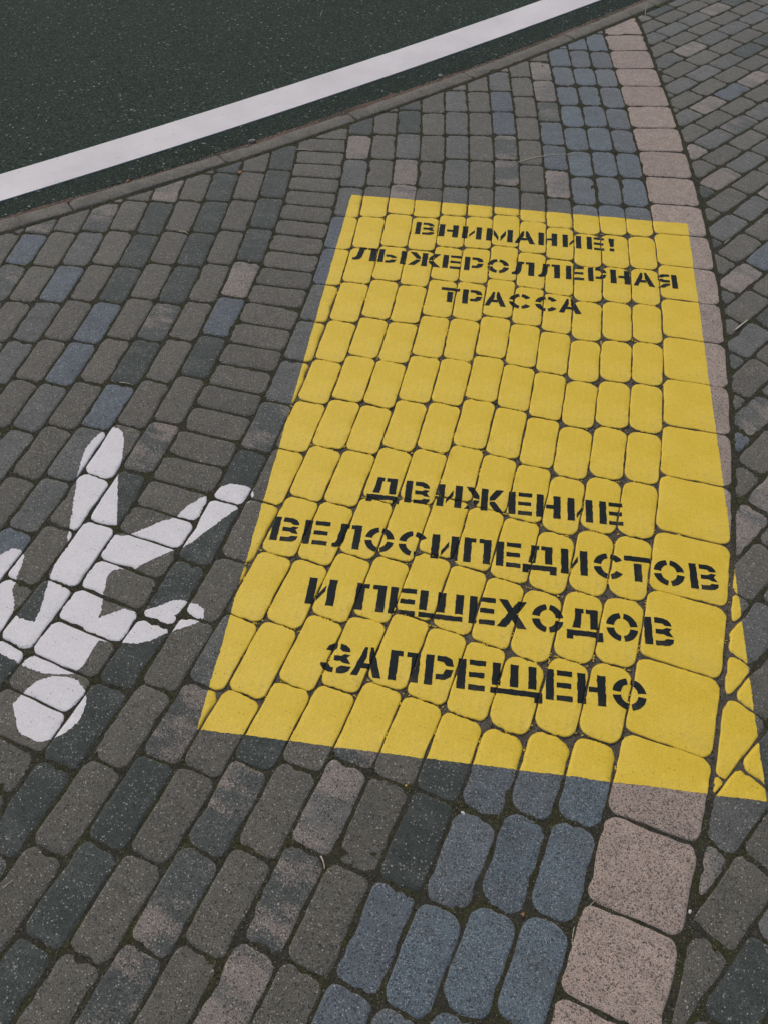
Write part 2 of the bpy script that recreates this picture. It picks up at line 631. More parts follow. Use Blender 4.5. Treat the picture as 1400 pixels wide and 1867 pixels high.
BROWN, DARK = (0.111, 0.104, 0.083), (0.038, 0.049, 0.042)
GREY, BLUE, PINK = (0.110, 0.114, 0.103), (0.104, 0.126, 0.142), (0.290, 0.236, 0.198)
DEEP = (0.106, 0.142, 0.164)
TONE = {
    'n': (BROWN, (0.092, 0.089, 0.071), 0.6),
    'd': (DARK, (0.080, 0.089, 0.080), 0.55),
    'g': (GREY, (0.078, 0.084, 0.078), 0.8),
    'b': (BLUE, (0.080, 0.094, 0.106), 0.6),
    'p': ((0.232, 0.198, 0.170), GREY, 0.85),
    'm': ((0.066, 0.075, 0.068), PINK, 0.62),
    'B': (DEEP, (0.086, 0.108, 0.122), 0.7),
    'G': ((0.116, 0.138, 0.150), (0.088, 0.100, 0.107), 0.7),
    'P': ((0.352, 0.272, 0.220), (0.296, 0.230, 0.186), 0.7),
}

# ------------------------------------------------------------------ large ground and road
gv = [(-120, -120, -0.036), (120, -120, -0.036), (120, 120, -0.036), (-120, 120, -0.036)]
mesh_obj('ground', gv, [(0, 1, 2, 3)], M_FAR, kind='structure')


def offset_curve(fn, dfn, x, d):
    m = dfn(x)
    l = math.hypot(m, 1)
    return (x - m / l * d, fn(x) + d / l)


dk = lambda x: 0.0966 * x + 0.7377
KERB_W = 0.080
XS = np.linspace(-3.2, 3.6, 120)
ZR = -0.014
# asphalt sheet, its edge a little uneven beside the kerb
edge = [offset_curve(kerb_y, dk, x, KERB_W + 0.013 + 0.005 * float(vnoise(np.array(x), np.array(0.0), 0.07, 3)) + 0.003 * float(vnoise(np.array(x), np.array(3.0), 0.02, 4))) for x in np.linspace(-3.2, 3.6, 900)]
far = [(-60, 60), (60, 60)]
rv_, rf_ = [], []
ne = len(edge)
for x, y in edge:
    rv_.append((x, y, ZR - 0.004))
for x, y in edge:
    rv_.append((x - 0.006, y + 0.008, ZR))
for x, y in edge:
    rv_.append((x - 0.07, y + 0.10, ZR))
for i, (x, y) in enumerate(edge):
    t = i / (ne - 1)
    rv_.append((-70 + 110 * t, 40 + 60 * t, ZR))
for k in range(3):
    for i in range(ne - 1):
        rf_.append((k * ne + i, k * ne + i + 1, (k + 1) * ne + i + 1, (k + 1) * ne + i))
mesh_obj('road', rv_, rf_, M_ROAD, kind='structure')

LB = np.array([0.0288, 0.7605, 3.8709])
LT = np.array([0.0285, 0.7689, 4.1093])
# darker bitumen band between the edge line and the kerb
bv, bf = [], []
xs = np.linspace(-3.0, 3.4, 260)
for i, x in enumerate(xs):
    w = 0.004 * float(vnoise(np.array(x), np.array(7.0), 0.05, 8))
    a = offset_curve(kerb_y, dk, x, KERB_W + 0.034 + w)
    bv.append((a[0], a[1], ZR + 0.0025))
for i, x in enumerate(xs):
    bv.append((x - 0.02, float(np.polyval(LB, x)) + 0.02, ZR + 0.0025))
k = len(xs)
for i in range(k - 1):
    bf.append((i, i + 1, k + i + 1, k + i))
mesh_obj('bitumen_edge', bv, bf, M_SEAL, kind='structure')

# white edge line: a thin slab of paint
lv, lf = [], []
xs = np.linspace(-3.0, 3.2, 240)
rowsl = []
for co, dd in ((LB, 0.0), (LB, 0.0), (LT, 0.0), (LT, 0.0)):
    rowsl.append(co)
for r_, (co, z) in enumerate(((LB, ZR + 0.001), (LB, ZR + 0.0062), (LT, ZR + 0.0062), (LT, ZR - 0.001))):
    for i, x in enumerate(xs):
        jit = 0.0008 * float(vnoise(np.array(x), np.array(r_ * 5.0), 0.012, 21))
        lv.append((x, float(np.polyval(co, x)) + jit, z))
k = len(xs)
for r_ in range(3):
    for i in range(k - 1):
        lf.append((r_ * k + i, r_ * k + i + 1, (r_ + 1) * k + i + 1, (r_ + 1) * k + i))
mesh_obj('edge_line', lv, lf, M_LINE, label='long white painted edge line running along the dark asphalt road', cat='road marking')

# kerb stones
kerb = empty('kerb', (0, 3.6, 0), kind='structure')
kx = [-3.15, -2.62, -2.14, -1.64]
for px, py in ((137, 378), (415, 293), (652, 214)):
    kx.append(survey(px, py)[0])
nxt = kx[-1]
while nxt < 3.3:
    nxt += 0.50 if nxt > 0.9 else 0.535
    kx.append(nxt)
for i in range(len(kx) - 1):
    xa, xb = kx[i] + 0.0022, kx[i + 1] - 0.0022
    n_ = 26
    cx, cy = (xa + xb) / 2, kerb_y((xa + xb) / 2)
    dzk = float(rng.normal(0, 0.0012))
    vv, ff = [], []
    profk = [(0.001, -0.09), (0.001, -0.005), (0.003, -0.0005), (0.008, 0.0016), (0.045, 0.0020), (KERB_W - 0.012, 0.0016), (KERB_W - 0.004, -0.0015), (KERB_W, -0.006), (KERB_W, -0.09)]
    sx = [0, 0.006, 0.014] + list(np.linspace(0.03, 0.97, n_)) + [0.986, 0.994, 1]
    chips = [(random.random(), random.choice((2, 6)), random.uniform(0.003, 0.008)) for _ in range(5)]
    for j, tt in enumerate(sx):
        x = xa + (xb - xa) * tt
        for q, (d, z) in enumerate(profk):
            if z > -0.05:
                e = min(tt, 1 - tt) * (xb - xa)
                z = z - max(0, 0.006 - e) * 0.7 + dzk + 0.0007 * math.sin(x * 31 + q) + rng.normal(0, 0.0003)
                for ct, cq, cd_ in chips:
                    if abs(q - cq) <= 1 and abs(tt - ct) < 0.03:
                        z -= cd_ * (1 - abs(tt - ct) / 0.03) * (1.0 if q == cq else 0.5)
                d = d + rng.normal(0, 0.0004)
            a = offset_curve(kerb_y, dk, x, d)
            vv.append((a[0] - cx, a[1] - cy, z))
    m_ = len(profk)
    for j in range(len(sx) - 1):
        for q in range(m_ - 1):
            ff.append((j * m_ + q, (j + 1) * m_ + q, (j + 1) * m_ + q + 1, j * m_ + q + 1))
    ff.append(tuple(range(m_)))
    ff.append(tuple(range((len(sx) - 1) * m_, len(sx) * m_))[::-1])
    o = mesh_obj('kerb_stone', vv, ff, M_KERB, kerb, True)
    o.location = (cx, cy - kerb.location.y, 0)

# sand and grit washed into the gap between the kerb and the asphalt
sv, sf = [], []
xs = np.linspace(-3.0, 3.4, 1400)
offs = [KERB_W - 0.004, KERB_W + 0.004, KERB_W + 0.012, KERB_W + 0.020, KERB_W + 0.032, KERB_W + 0.046]
bx = vnoise(xs, xs * 0, 0.30, 31) * 0.5 + 0.5
for q, d in enumerate(offs):
    nz = vnoise(xs, xs * 0 + q, 0.012, 32)
    nz2 = vnoise(xs, xs * 0 + q * 3, 0.05, 33)
    zz = [-0.006, -0.008, -0.010, -0.0115, -0.0125, -0.020][q]
    for i, x in enumerate(xs):
        a = offset_curve(kerb_y, dk, x, d + (0.012 * bx[i] + 0.004 * nz2[i] if q > 2 else 0))
        sv.append((a[0], a[1], zz + 0.0016 * nz[i] + (0.003 * (bx[i] - 0.55) if q < 5 else 0)))
k = len(xs)
for q in range(len(offs) - 1):
    for i in range(k - 1):
        sf.append((q * k + i, q * k + i + 1, (q + 1) * k + i + 1, (q + 1) * k + i))
mesh_obj('gutter_sand', sv, sf, M_SAND, None, True, kind='stuff', label='reddish sand and grit washed along the kerb edge')

# ------------------------------------------------------------------ paving courses
J = {
    'P': [0.536, 0.359, 0.169, -0.005, -0.195, -0.384, -0.578, -0.775, -0.973, -1.175, -1.372, -1.567, -1.767, -1.972, -2.177, -2.381, -2.583, -2.78, -2.982, -3.185, -3.378, -3.568, -3.747],
    1: [0.351, 0.167, -0.018, -0.218, -0.408, -0.602, -0.8, -1.007, -1.204, -1.408, -1.612, -1.813, -2.016, -2.226, -2.429, -2.629, -2.83, -3.029, -3.229, -3.43],
    2: [0.367, 0.174, -0.008, -0.203, -0.396, -0.6, -0.799, -1.008, -1.213, -1.418, -1.62, -1.825, -2.026, -2.233, -2.441, -2.64, -2.847, -3.052, -3.252, -3.453],
    3: [0.382, 0.185, -0.011, -0.203, -0.403, -0.605, -0.811, -1.02, -1.222, -1.431, -1.637, -1.846, -2.051, -2.259, -2.467, -2.677, -2.877, -3.085, -3.283, -3.49],
    4: [0.24, 0.036, -0.172, -0.361, -0.568, -0.771, -0.985, -1.197, -1.405, -1.617, -1.827, -2.036, -2.248, -2.453, -2.663, -2.875, -3.079, -3.286, -3.489],
    5: [0.07, -0.128, -0.326, -0.533, -0.744, -0.958, -1.172, -1.38, -1.596, -1.81, -2.025, -2.233, -2.442, -2.654, -2.868, -3.074, -3.28, -3.494],
    6: [0.127, -0.08, -0.284, -0.497, -0.71, -0.919, -1.141, -1.357, -1.57, -1.789, -2.004, -2.221, -2.434, -2.647, -2.859, -3.067, -3.279, -3.494],
    7: [-0.088, -0.296, -0.511, -0.733, -0.948, -1.17, -1.388, -1.608, -1.827, -2.045, -2.266, -2.479, -2.69, -2.908, -3.114, -3.33, -3.547],
    8: [-0.084, -0.297, -0.515, -0.729, -0.954, -1.176, -1.399, -1.616, -1.833, -2.055, -2.284, -2.505, -2.72, -2.933, -3.151, -3.363, -3.588],
    9: [-0.315, -0.53, -0.764, -0.984, -1.208, -1.44, -1.672, -1.894, -2.112, -2.337, -2.55, -2.771, -2.994, -3.212, -3.431, -3.651],
    10: [-0.295, -0.522, -0.752, -0.97, -1.201, -1.436, -1.66, -1.892, -2.112, -2.34, -2.563, -2.784, -3.003, -3.231, -3.449, -3.666],
    11: [-0.543, -0.769, -0.998, -1.239, -1.47, -1.701, -1.938, -2.163, -2.379, -2.609, -2.834, -3.062, -3.279, -3.502, -3.726],
    12: [-0.556, -0.781, -1.019, -1.258, -1.492, -1.735, -1.963, -2.191, -2.413, -2.647, -2.873, -3.115, -3.33, -3.543, -3.777],
    13: [-0.608, -0.728, -0.844, -0.963, -1.08, -1.198, -1.319, -1.433, -1.554, -1.672, -1.788, -1.908, -2.035, -2.157, -2.275, -2.393, -2.508, -2.627, -2.748, -2.862, -2.978, -3.087, -3.2, -3.313, -3.429, -3.545, -3.656, -3.775],
    14: [-0.92, -1.161, -1.407, -1.655, -1.893, -2.137, -2.376, -2.616, -2.852, -3.082, -3.319, -3.544],
    15: [-0.952, -1.198, -1.447, -1.695, -1.953, -2.192, -2.433, -2.673, -2.913, -3.137, -3.361],
    16: [-0.982, -1.228, -1.487, -1.734, -1.992, -2.23, -2.486, -2.719, -2.968, -3.196],
    17: [-1.247, -1.502, -1.744, -1.991, -2.251, -2.511, -2.754, -3.0],
    18: [-1.273, -1.546, -1.798, -2.048, -2.307, -2.56, -2.806],
    19: [-1.542, -1.807, -2.066, -2.326, -2.572],
    20: [-1.576, -1.843, -2.104, -2.369],
    21: [-1.603, -1.876, -2.136],
    22: [-1.645, -1.893],
    23: [-1.66, -1.93],
    24: [-1.72, -1.99],
    25: [-1.76, -2.03],
}
# tones of the mottled courses, first letter = the stone above the first joint listed
MIX = {
    4: 'nppmbbpg' + 'ggdmdggmgdd' + 'dbbg',
    6: 'mgbbmmgdgmdgmdgmdm' + 'pmpd',
    8: 'mggggggdmdgmdgmd' + 'dmmmd',
    10: 'ddgppgmdgmdgmdgm' + 'dddm',
    12: 'dpggbbgggmdddddd' + 'mgdd',
    14: 'ddddpbdnmddd' + 'ddmd',
    16: 'dddddmdbggb' + 'dgdm',
    18: 'pdddbbgg' + 'bdmg',
    20: 'mgbgg' + 'dbgm',
    22: 'mbmgd' + 'gbd',
    24: 'gbdmg' + 'dgb',
}


def edges_u(k):
    if k == 'P':
        return -0.197, 0.004
    if k <= 12:
        return 0.004 + 0.1002 * (k - 1), 0.004 + 0.1002 * k
    if k == 13:
        return 1.2064, 1.402
    return 1.402 + 0.1 * (k - 14), 1.402 + 0.1 * (k - 13)


lane = empty('pavement', (0.4, 1.6, 0), kind='structure')
blue_course = empty('blue_paving_course', (0.9, 1.6, 0), kind='structure')
divider = empty('crosswise_paving_course', (-0.2, 1.6, 0), kind='structure')
border = empty('border_course', (1.1, 1.6, 0), kind='structure')
path = empty('footpath_pavement', (-1.0, 1.6, 0), kind='structure')

for k, js in J.items():
    u0, u1 = edges_u(k)
    uc = (u0 + u1) / 2
    pitch = (0.1 if k == 13 else 0.2) * RAD / (RAD - uc)
    s_list = list(js)
    n_up = 0
    while s_list[0] < 1.0:
        s_list.insert(0, s_list[0] + pitch)
        n_up += 1
    while s_list[-1] > -4.5:
        s_list.append(s_list[-1] - pitch)
    for i in range(len(s_list) - 1):
        sa, sb = s_list[i + 1], s_list[i]
        th = (sa + sb) / 2 / RAD + (math.pi / 2 if k == 13 else 0)
        sk = rng.normal(0, 0.0018)
        poly = [curve(u1, sa + sk), curve(u0, sa - sk), curve(u0, sb - sk), curve(u1, sb + sk)]
        c = sum(poly) / 4
        if not in_view(c, 520, 200):
            continue
        p, nn = kerb_half(c)
        cut = min((q - p) @ nn for q in poly) < 0.004
        poly = clip_half(poly, p + nn * 0.012, nn)
        if len(poly) < 3:
            continue
        idx = i - n_up + 1
        if k == 'P':
            make_stone(poly, border, M_COARSE, TONE['P'], 0.027 if not cut else 0.016, 0.009, 0.0020, ang=th)
        elif k in (1, 2, 3):
            tn = TONE[random.choice('BBBGG')]
            make_stone(poly, blue_course, M_COARSE, tn, 0.031 if not cut else 0.012, 0.009, 0.0022, ang=th)
        else:
            code = 'n'
            if k in MIX:
                code = MIX[k][idx] if 0 <= idx < len(MIX[k]) else random.choice('ddgmb')
            par = divider if k == 13 else (lane if k < 13 else path)
            make_stone(poly, par, M_STONE, TONE[code], 0.021 if not cut else 0.010, 0.0095, 0.0020, rough=1.0, ang=th)

# diagonal paving beyond the border
diag = empty('diagonal_pavement', (1.5, 2.6, 0), kind='structure')
PHI = math.radians(44.5)
DD = np.array([math.cos(PHI), math.sin(PHI)])
DN = np.array([-DD[1], DD[0]])
ALONG = {-1: 3.832, 0: 3.69, 1: 3.588, 2: 3.628, 3: 3.53, 4: 3.382, 5: 3.293, 6: 3.125, 7: 3.008, 8: 2.842, 9: 2.763, 10: 2.601, 11: 2.476, 12: 2.327, 13: 2.166, 14: 2.029, 15: 1.915, 16: 1.614, 17: 1.515}
for k in range(-14, 30):
    a0 = ALONG.get(k)
    if a0 is None:
        a0 = 3.69 + 0.12 * (k % 2) + 0.017 * k + 0.02 * math.sin(k * 2.3) if k < 0 else 1.5 - 0.13 * (k - 17) + 0.02 * math.sin(k * 1.7)
    nc = 1.668 - 0.0967 * (k - 1) if k <= 17 else 0.121 - 0.0967 * (k - 17)
    for i in range(-16, 22):
        al = a0 + 0.1905 * i
        poly = []
        for da, dn in ((-0.0952, -0.0484), (0.0952, -0.0484), (0.0952, 0.0484), (-0.0952, 0.0484)):
            a, n_ = al + da, nc + dn
            n_ -= 0.045 * (a - 3.5) if k <= 5 else 0.045 * (a - 3.5) * max(0.0, 1 - (k - 5) / 4)
            poly.append(DD * a + DN * n_)
        c = sum(poly) / 4
        if not in_view(c, 620, 200):
            continue
        # cut along the outer side of the border
        ang = math.atan2(c[1] - OY, c[0] - OX)
        s0 = max(-4.5, min(0.75, ang * RAD))
        bp, bq = curve(-0.201, s0 - 0.05), curve(-0.201, s0 + 0.05)
        e = (bq - bp) / np.linalg.norm(bq - bp)
        bn = np.array([e[1], -e[0]])
        poly = clip_half(poly, bp + bn * 0.003, bn)
        if len(poly) < 3:
            continue
        c = sum(poly) / len(poly)
        p, nn = kerb_half(c)
        poly = clip_half(poly, p + nn * 0.02, nn)
        if len(poly) < 3:
            continue
        code = 'n' if k % 2 else random.choice('gggdmpbg')
        make_stone(poly, diag, M_STONE, TONE[code], 0.020, 0.0095, 0.0024, rough=1.2, ang=PHI - math.pi / 2)

# ------------------------------------------------------------------ sand and moss in the joints
gx = np.arange(-2.9, 3.0, 0.0085)
gy = np.arange(-0.35, 5.3, 0.0085)
X, Y = np.meshgrid(gx, gy)
keep = (Y < kerb_y(X) + 0.03)
inside = np.ones_like(X)
for i in range(4):
    a, b = PAN[i], PAN[(i + 1) % 4]
    e = (b - a) / np.linalg.norm(b - a)
    nn = np.array([e[1], -e[0]])
    dist = (X - a[0]) * nn[0] + (Y - a[1]) * nn[1]
    inside = np.minimum(inside, np.clip(dist / 0.02 + 0.5, 0, 1))
Z = -0.0023 + 0.0005 * vnoise(X, Y, 0.11, 41) + 0.0006 * vnoise(X, Y, 0.03, 42) + 0.0011 * vnoise(X, Y, 0.017, 43)
Z = Z - inside * 0.0030
nyy, nxx = X.shape
V = np.stack([X.ravel(), Y.ravel(), Z.ravel()], 1)
ii = np.arange(nyy * nxx).reshape(nyy, nxx)
cell = keep[:-1, :-1] & keep[1:, 1:]
Fq = np.stack([ii[:-1, :-1][cell], ii[:-1, 1:][cell], ii[1:, 1:][cell], ii[1:, :-1][cell]], 1)
me = bpy.data.meshes.new('joint_sand')
me.vertices.add(len(V))
me.vertices.foreach_set('co', V.ravel())
me.loops.add(Fq.size)
me.loops.foreach_set('vertex_index', Fq.ravel().astype(np.int32))
me.polygons.add(len(Fq))
me.polygons.foreach_set('loop_start', np.arange(0, Fq.size, 4, dtype=np.int32))
me.polygons.foreach_set('use_smooth', np.ones(len(Fq), dtype=bool))
me.update(calc_edges=True)
at = me.attributes.new('moss', 'FLOAT', 'POINT')
ms = np.clip(1 - inside * 0.8 + 0.25 * inside * vnoise(X, Y, 0.08, 45), 0, 1)
at.data.foreach_set('value', ms.ravel().astype(np.float32))
me.materials.append(M_FILL)
put(bpy.data.objects.new('joint_sand', me), None, label='dark sandy soil and moss filling the joints between the stones', kind='stuff')


# ------------------------------------------------------------------ paint films laid on the stones
def clip_tri(tri, pol):
    """tri: 3 points (x,y,z); pol: convex ccw polygon (x,y)"""
    out = tri
    k = len(pol)
    for i in range(k):
        ax_, ay_ = pol[i]
        bx_, by_ = pol[(i + 1) % k]
        ex, ey = bx_ - ax_, by_ - ay_
        new = []
        m = len(out)
        ds = [ex * (p[1] - ay_) - ey * (p[0] - ax_) for p in out]
        for j in range(m):
            p, q, dp, dq = out[j], out[(j + 1) % m], ds[j], ds[(j + 1) % m]
            if dp >= 0:
                new.append(p)
            if (dp > 0 and dq < 0) or (dp < 0 and dq > 0):
                t = dp / (dp - dq)
                new.append((p[0] + (q[0] - p[0]) * t, p[1] + (q[1] - p[1]) * t, p[2] + (q[2] - p[2]) * t))
        out = new
        if len(out) < 3:
            return None
    return out


def film(stone, pieces, lift):
    """part of a stone's top covered by the convex pieces -> verts, faces"""
    W, T = stone[0], stone[1]
    P = W[T]
    lo, hi = P[:, :, :2].min(1), P[:, :, :2].max(1)
    vid, verts, faces = {}, [], []
    for pol in pieces:
        pa = np.array(pol)
        a, b = pa.min(0), pa.max(0)
        if b[0] < stone[2] or a[0] > stone[3] or b[1] < stone[4] or a[1] > stone[5]:
            continue
        hit = np.nonzero((hi[:, 0] > a[0]) & (lo[:, 0] < b[0]) & (hi[:, 1] > a[1]) & (lo[:, 1] < b[1]))[0]
        for h in hit:
            r = clip_tri([tuple(p) for p in P[h]], pol)
            if not r:
                continue
            f = []
            for p in r:
                key = (round(p[0] * 20000), round(p[1] * 20000), round(p[2] * 4000))
                if key not in vid:
                    vid[key] = len(verts)
                    verts.append((p[0], p[1], p[2] + lift))
                if not f or f[-1] != vid[key]:
                    f.append(vid[key])
            if len(f) > 2 and f[0] == f[-1]:
                f.pop()
            if len(set(f)) > 2 and len(set(f)) == len(f):
                faces.append(f)
    return verts, faces


def islands(verts, faces):
    """split a film into its connected pieces"""
    par = list(range(len(verts)))

    def root(i):
        while par[i] != i:
            par[i] = par[par[i]]
            i = par[i]
        return i
    for f in faces:
        for q in f[1:]:
            par[root(q)] = root(f[0])
    groups = {}
    for f in faces:
        groups.setdefault(root(f[0]), []).append(f)
    for fs in groups.values():
        if len(fs) < 3:
            continue
        ids = sorted({i for f in fs for i in f})
        mp_ = {a: b for b, a in enumerate(ids)}
        yield [verts[i] for i in ids], [[mp_[i] for i in f] for f in fs]


def ragged(pts, step, amp, seed):
    """subdivide an outline and roughen it as a brushed or sprayed paint edge"""
    r = np.random.default_rng(seed)
    out = []
    k = len(pts)
    for i in range(k):
        a, b = np.array(pts[i]), np.array(pts[(i + 1) % k])
        l = np.linalg.norm(b - a)
        n = max(1, int(l / step))
        e = (b - a) / max(l, 1e-9)
        nn = np.array([e[1], -e[0]])
        for j in range(n):
            out.append(tuple(a + (b - a) * j / n + nn * r.normal(0, amp) * (1 if j else 0.5)))
    return out


def tris(pts):
    t = tessellate_polygon([[Vector((p[0], p[1], 0)) for p in pts]])
    res = []
    for a, b, c in t:
        A, B, C = pts[a], pts[b], pts[c]
        ar = (B[0] - A[0]) * (C[1] - A[1]) - (B[1] - A[1]) * (C[0] - A[0])
        if abs(ar) < 1e-9:
            continue
        res.append([A, B, C] if ar > 0 else [A, C, B])
    return res


def recentre(name, verts, faces, mat, parent, **kw):
    v = np.array(verts)
    c = v.mean(0)
    o = mesh_obj(name, v - c, faces, mat, parent, True, **kw)
    o.location = Vector(c) - parent_loc(parent)
    return o


def parent_loc(p):
    l = Vector((0, 0, 0))
    while p is not None:
        l += p.location
        p = p.parent
    return l


sign = empty('painted_warning_sign', (float(PAN[3][0]), float(PAN[3][1]), 0),
             label='large yellow painted warning panel with black stencilled lettering on the paving', cat='painted sign')
pol = [tuple(p) for p in PAN][::-1]          # counter-clockwise
if area([np.array(p) for p in pol]) < 0:
    pol = pol[::-1]
# the body of the panel, then a thin uneven band along its taped edges
pn = [np.array(p) for p in pol]
inn = inset(pn, 0.003)
pieces_y = [[tuple(p) for p in inn]]
er = np.random.default_rng(77)
for i in range(4):
    a, b, c_, d_ = pn[i], pn[(i + 1) % 4], inn[i], inn[(i + 1) % 4]
    n_ = int(np.linalg.norm(b - a) / 0.005)
    e = (b - a) / np.linalg.norm(b - a)
    on = np.array([e[1], -e[0]])
    tt = np.linspace(0, 1, n_ + 1)
    amp = 0.0011 * vnoise(tt * n_ * 0.005, tt * 0 + i * 9, 0.05, 61) + er.normal(0, 0.0006, n_ + 1)
    for j in range(n_):
        q0, q1 = a + (b - a) * tt[j] + on * amp[j], a + (b - a) * tt[j + 1] + on * amp[j + 1]
        r0, r1 = c_ + (d_ - c_) * tt[j], c_ + (d_ - c_) * tt[j + 1]
        pieces_y.append([tuple(q0), tuple(q1), tuple(r1), tuple(r0)])
for st in STONES:
    v, f = film(st, pieces_y, 0.0005)
    for v2, f2 in islands(v, f):
        recentre('paint_patch', v2, f2, M_YELLOW, sign)

# stencil letters: polygons in units of the cap height, x right, y down


def ring_arc(w, a0, a1, n=9, t=0.25, tv=0.2):
    rx, ry = w / 2, 0.515
    out = []
    for i in range(n + 1):
        a = math.radians(a0 + (a1 - a0) * i / n)
        out.append((rx + rx * math.cos(a), 0.5 - ry * math.sin(a)))
    for i in range(n, -1, -1):
        a = math.radians(a0 + (a1 - a0) * i / n)
        out.append((rx + (rx - t) * math.cos(a), 0.5 - (ry - tv) * math.sin(a)))
    return out


def R(x0, y0, x1, y1):
    return [(x0, y0), (x1, y0), (x1, y1), (x0, y1)]


BOW_B = [[(.34, 0), (.62, 0), (.78, .06), (.87, .17), (.89, .27), (.67, .27), (.60, .2), (.34, .19)],
         [(.36, .41), (.60, .41), (.72, .34), (.89, .36), (.80, .47), (.92, .66), (.72, .64), (.62, .58), (.36, .58)],
         [(.34, .82), (.62, .81), (.70, .74), (.93, .74), (.90, .88), (.78, .97), (.62, 1), (.34, 1)]]
GLYPH = {
    'В': (.93, [R(0, 0, .25, 1)] + BOW_B),
    'Н': (.87, [R(0, 0, .26, 1), R(.61, 0, .87, 1), R(.35, .41, .62, .58)]),
    'И': (.91, [R(0, 0, .26, 1), R(.65, 0, .91, 1), [(.33, .86), (.33, .66), (.585, .24), (.585, .47)]]),
    'М': (1.25, [R(0, 0, .26, 1), R(.99, 0, 1.25, 1), [(.33, .08), (.58, .60), (.58, .98), (.33, .47)], [(.92, .08), (.92, .47), (.67, .98), (.67, .60)]]),
    'А': (.97, [[(.35, .02), (.44, .02), (.44, .34), (.37, .56), (.58, .56), (.60, .74), (.30, .74), (.22, 1), (0, 1)], [(.52, 0), (.62, 0), (.97, 1), (.71, 1), (.52, .42)]]),
    'Е': (.83, [R(0, 0, .25, 1), R(.34, 0, .83, .18), R(.34, .41, .80, .58), R(.34, .82, .83, 1)]),
    '!': (.28, [[(0, 0), (.28, 0), (.23, .66), (.06, .66)], R(.03, .78, .26, 1)]),
    'Л': (.97, [[(.20, 0), (.52, 0), (.52, .17), (.44, .17), (.40, .72), (.32, .92), (.16, 1), (0, 1), (0, .84), (.08, .82), (.15, .70), (.20, .2)], [(.59, 0), (.97, 0), (.97, 1), (.71, 1), (.71, .17), (.59, .17)]]),
    'Ы': (1.28, [R(0, 0, .25, 1), [(.34, .38), (.55, .38), (.75, .44), (.86, .60), (.62, .61), (.52, .55), (.34, .55)], [(.34, .83), (.52, .82), (.63, .73), (.86, .72), (.76, .93), (.58, 1), (.34, 1)], R(1.02, 0, 1.28, 1)]),
    'Ж': (1.45, [R(.60, 0, .85, 1), [(.03, 0), (.32, 0), (.54, .36), (.54, .52), (.36, .48)], [(0, 1), (.30, 1), (.54, .64), (.54, .56), (.34, .56)], [(1.13, 0), (1.42, 0), (1.10, .48), (.91, .52), (.91, .36)], [(.91, .56), (1.10, .54), (1.45, 1), (1.15, 1), (.91, .68)]]),
    'Р': (.87, [R(0, 0, .25, 1), [(.34, 0), (.60, 0), (.80, .09), (.87, .32), (.63, .32), (.55, .2), (.34, .18)], [(.34, .62), (.55, .61), (.63, .43), (.87, .43), (.80, .67), (.62, .79), (.34, .80)]]),
    'О': (1.01, [ring_arc(1.01, a + 8, a + 82) for a in (0, 90, 180, 270)]),
    'С': (.93, [ring_arc(1.01, 98, 172), ring_arc(1.01, 188, 262), ring_arc(1.01, 32, 82), ring_arc(1.01, 278, 328)]),
    'Я': (.91, [R(.66, 0, .91, 1), [(.58, 0), (.30, 0), (.10, .08), (.03, .26), (.27, .26), (.36, .19), (.58, .18)], [(.58, .42), (.32, .42), (.24, .35), (.03, .35), (.09, .52), (.28, .61), (.58, .60)], [(.58, .67), (.36, .68), (0, 1), (.29, 1), (.58, .76)]]),
    'Т': (.86, [R(0, 0, .86, .2), R(.30, .29, .56, 1)]),
    'Д': (1.15, [[(.28, 0), (.55, 0), (.55, .17), (.49, .17), (.44, .72), (.18, .72), (.26, .4)], [(.62, 0), (1.0, 0), (1.0, .72), (.75, .72), (.75, .17), (.62, .17)], [(0, .80), (1.15, .80), (1.15, 1.13), (.92, 1.13), (.92, 1.0), (.21, 1.0), (.21, 1.13), (0, 1.13)]]),
    'П': (.93, [[(0, 0), (.40, 0), (.40, .17), (.26, .17), (.26, 1), (0, 1)], [(.51, 0), (.93, 0), (.93, 1), (.67, 1), (.67, .17), (.51, .17)]]),
    'Ш': (1.42, [R(0, 0, .26, .74), R(.58, 0, .84, .74), R(1.16, 0, 1.42, .74), R(0, .82, 1.42, 1)]),
    'Щ': (1.56, [R(.04, 0, .29, .74), R(.58, 0, .83, .74), R(1.13, 0, 1.38, .74), [(0, .82), (1.56, .82), (1.56, 1.16), (1.32, 1.16), (1.32, 1.0), (0, 1.0)]]),
    'Х': (.96, [[(.66, 0), (.96, 0), (.29, 1), (0, 1)], [(.02, 0), (.31, 0), (.50, .31), (.36, .50)], [(.59, .53), (.66, .50), (.96, 1), (.66, 1), (.47, .70)]]),
    'З': (.97, [[(.11, .26), (.18, .1), (.32, .01), (.45, 0), (.45, .18), (.36, .26)], [(.55, 0), (.72, .04), (.85, .14), (.89, .26), (.64, .26), (.55, .18)], [(.40, .42), (.62, .42), (.72, .34), (.90, .36), (.80, .46), (.94, .66), (.70, .64), (.60, .58), (.40, .58)], [(0, .70), (.24, .70), (.34, .82), (.43, .83), (.43, 1), (.28, .99), (.1, .9), (.02, .8)], [(.53, .83), (.66, .74), (.97, .74), (.91, .9), (.74, .99), (.53, 1)]]),
}
CAP = 0.0785
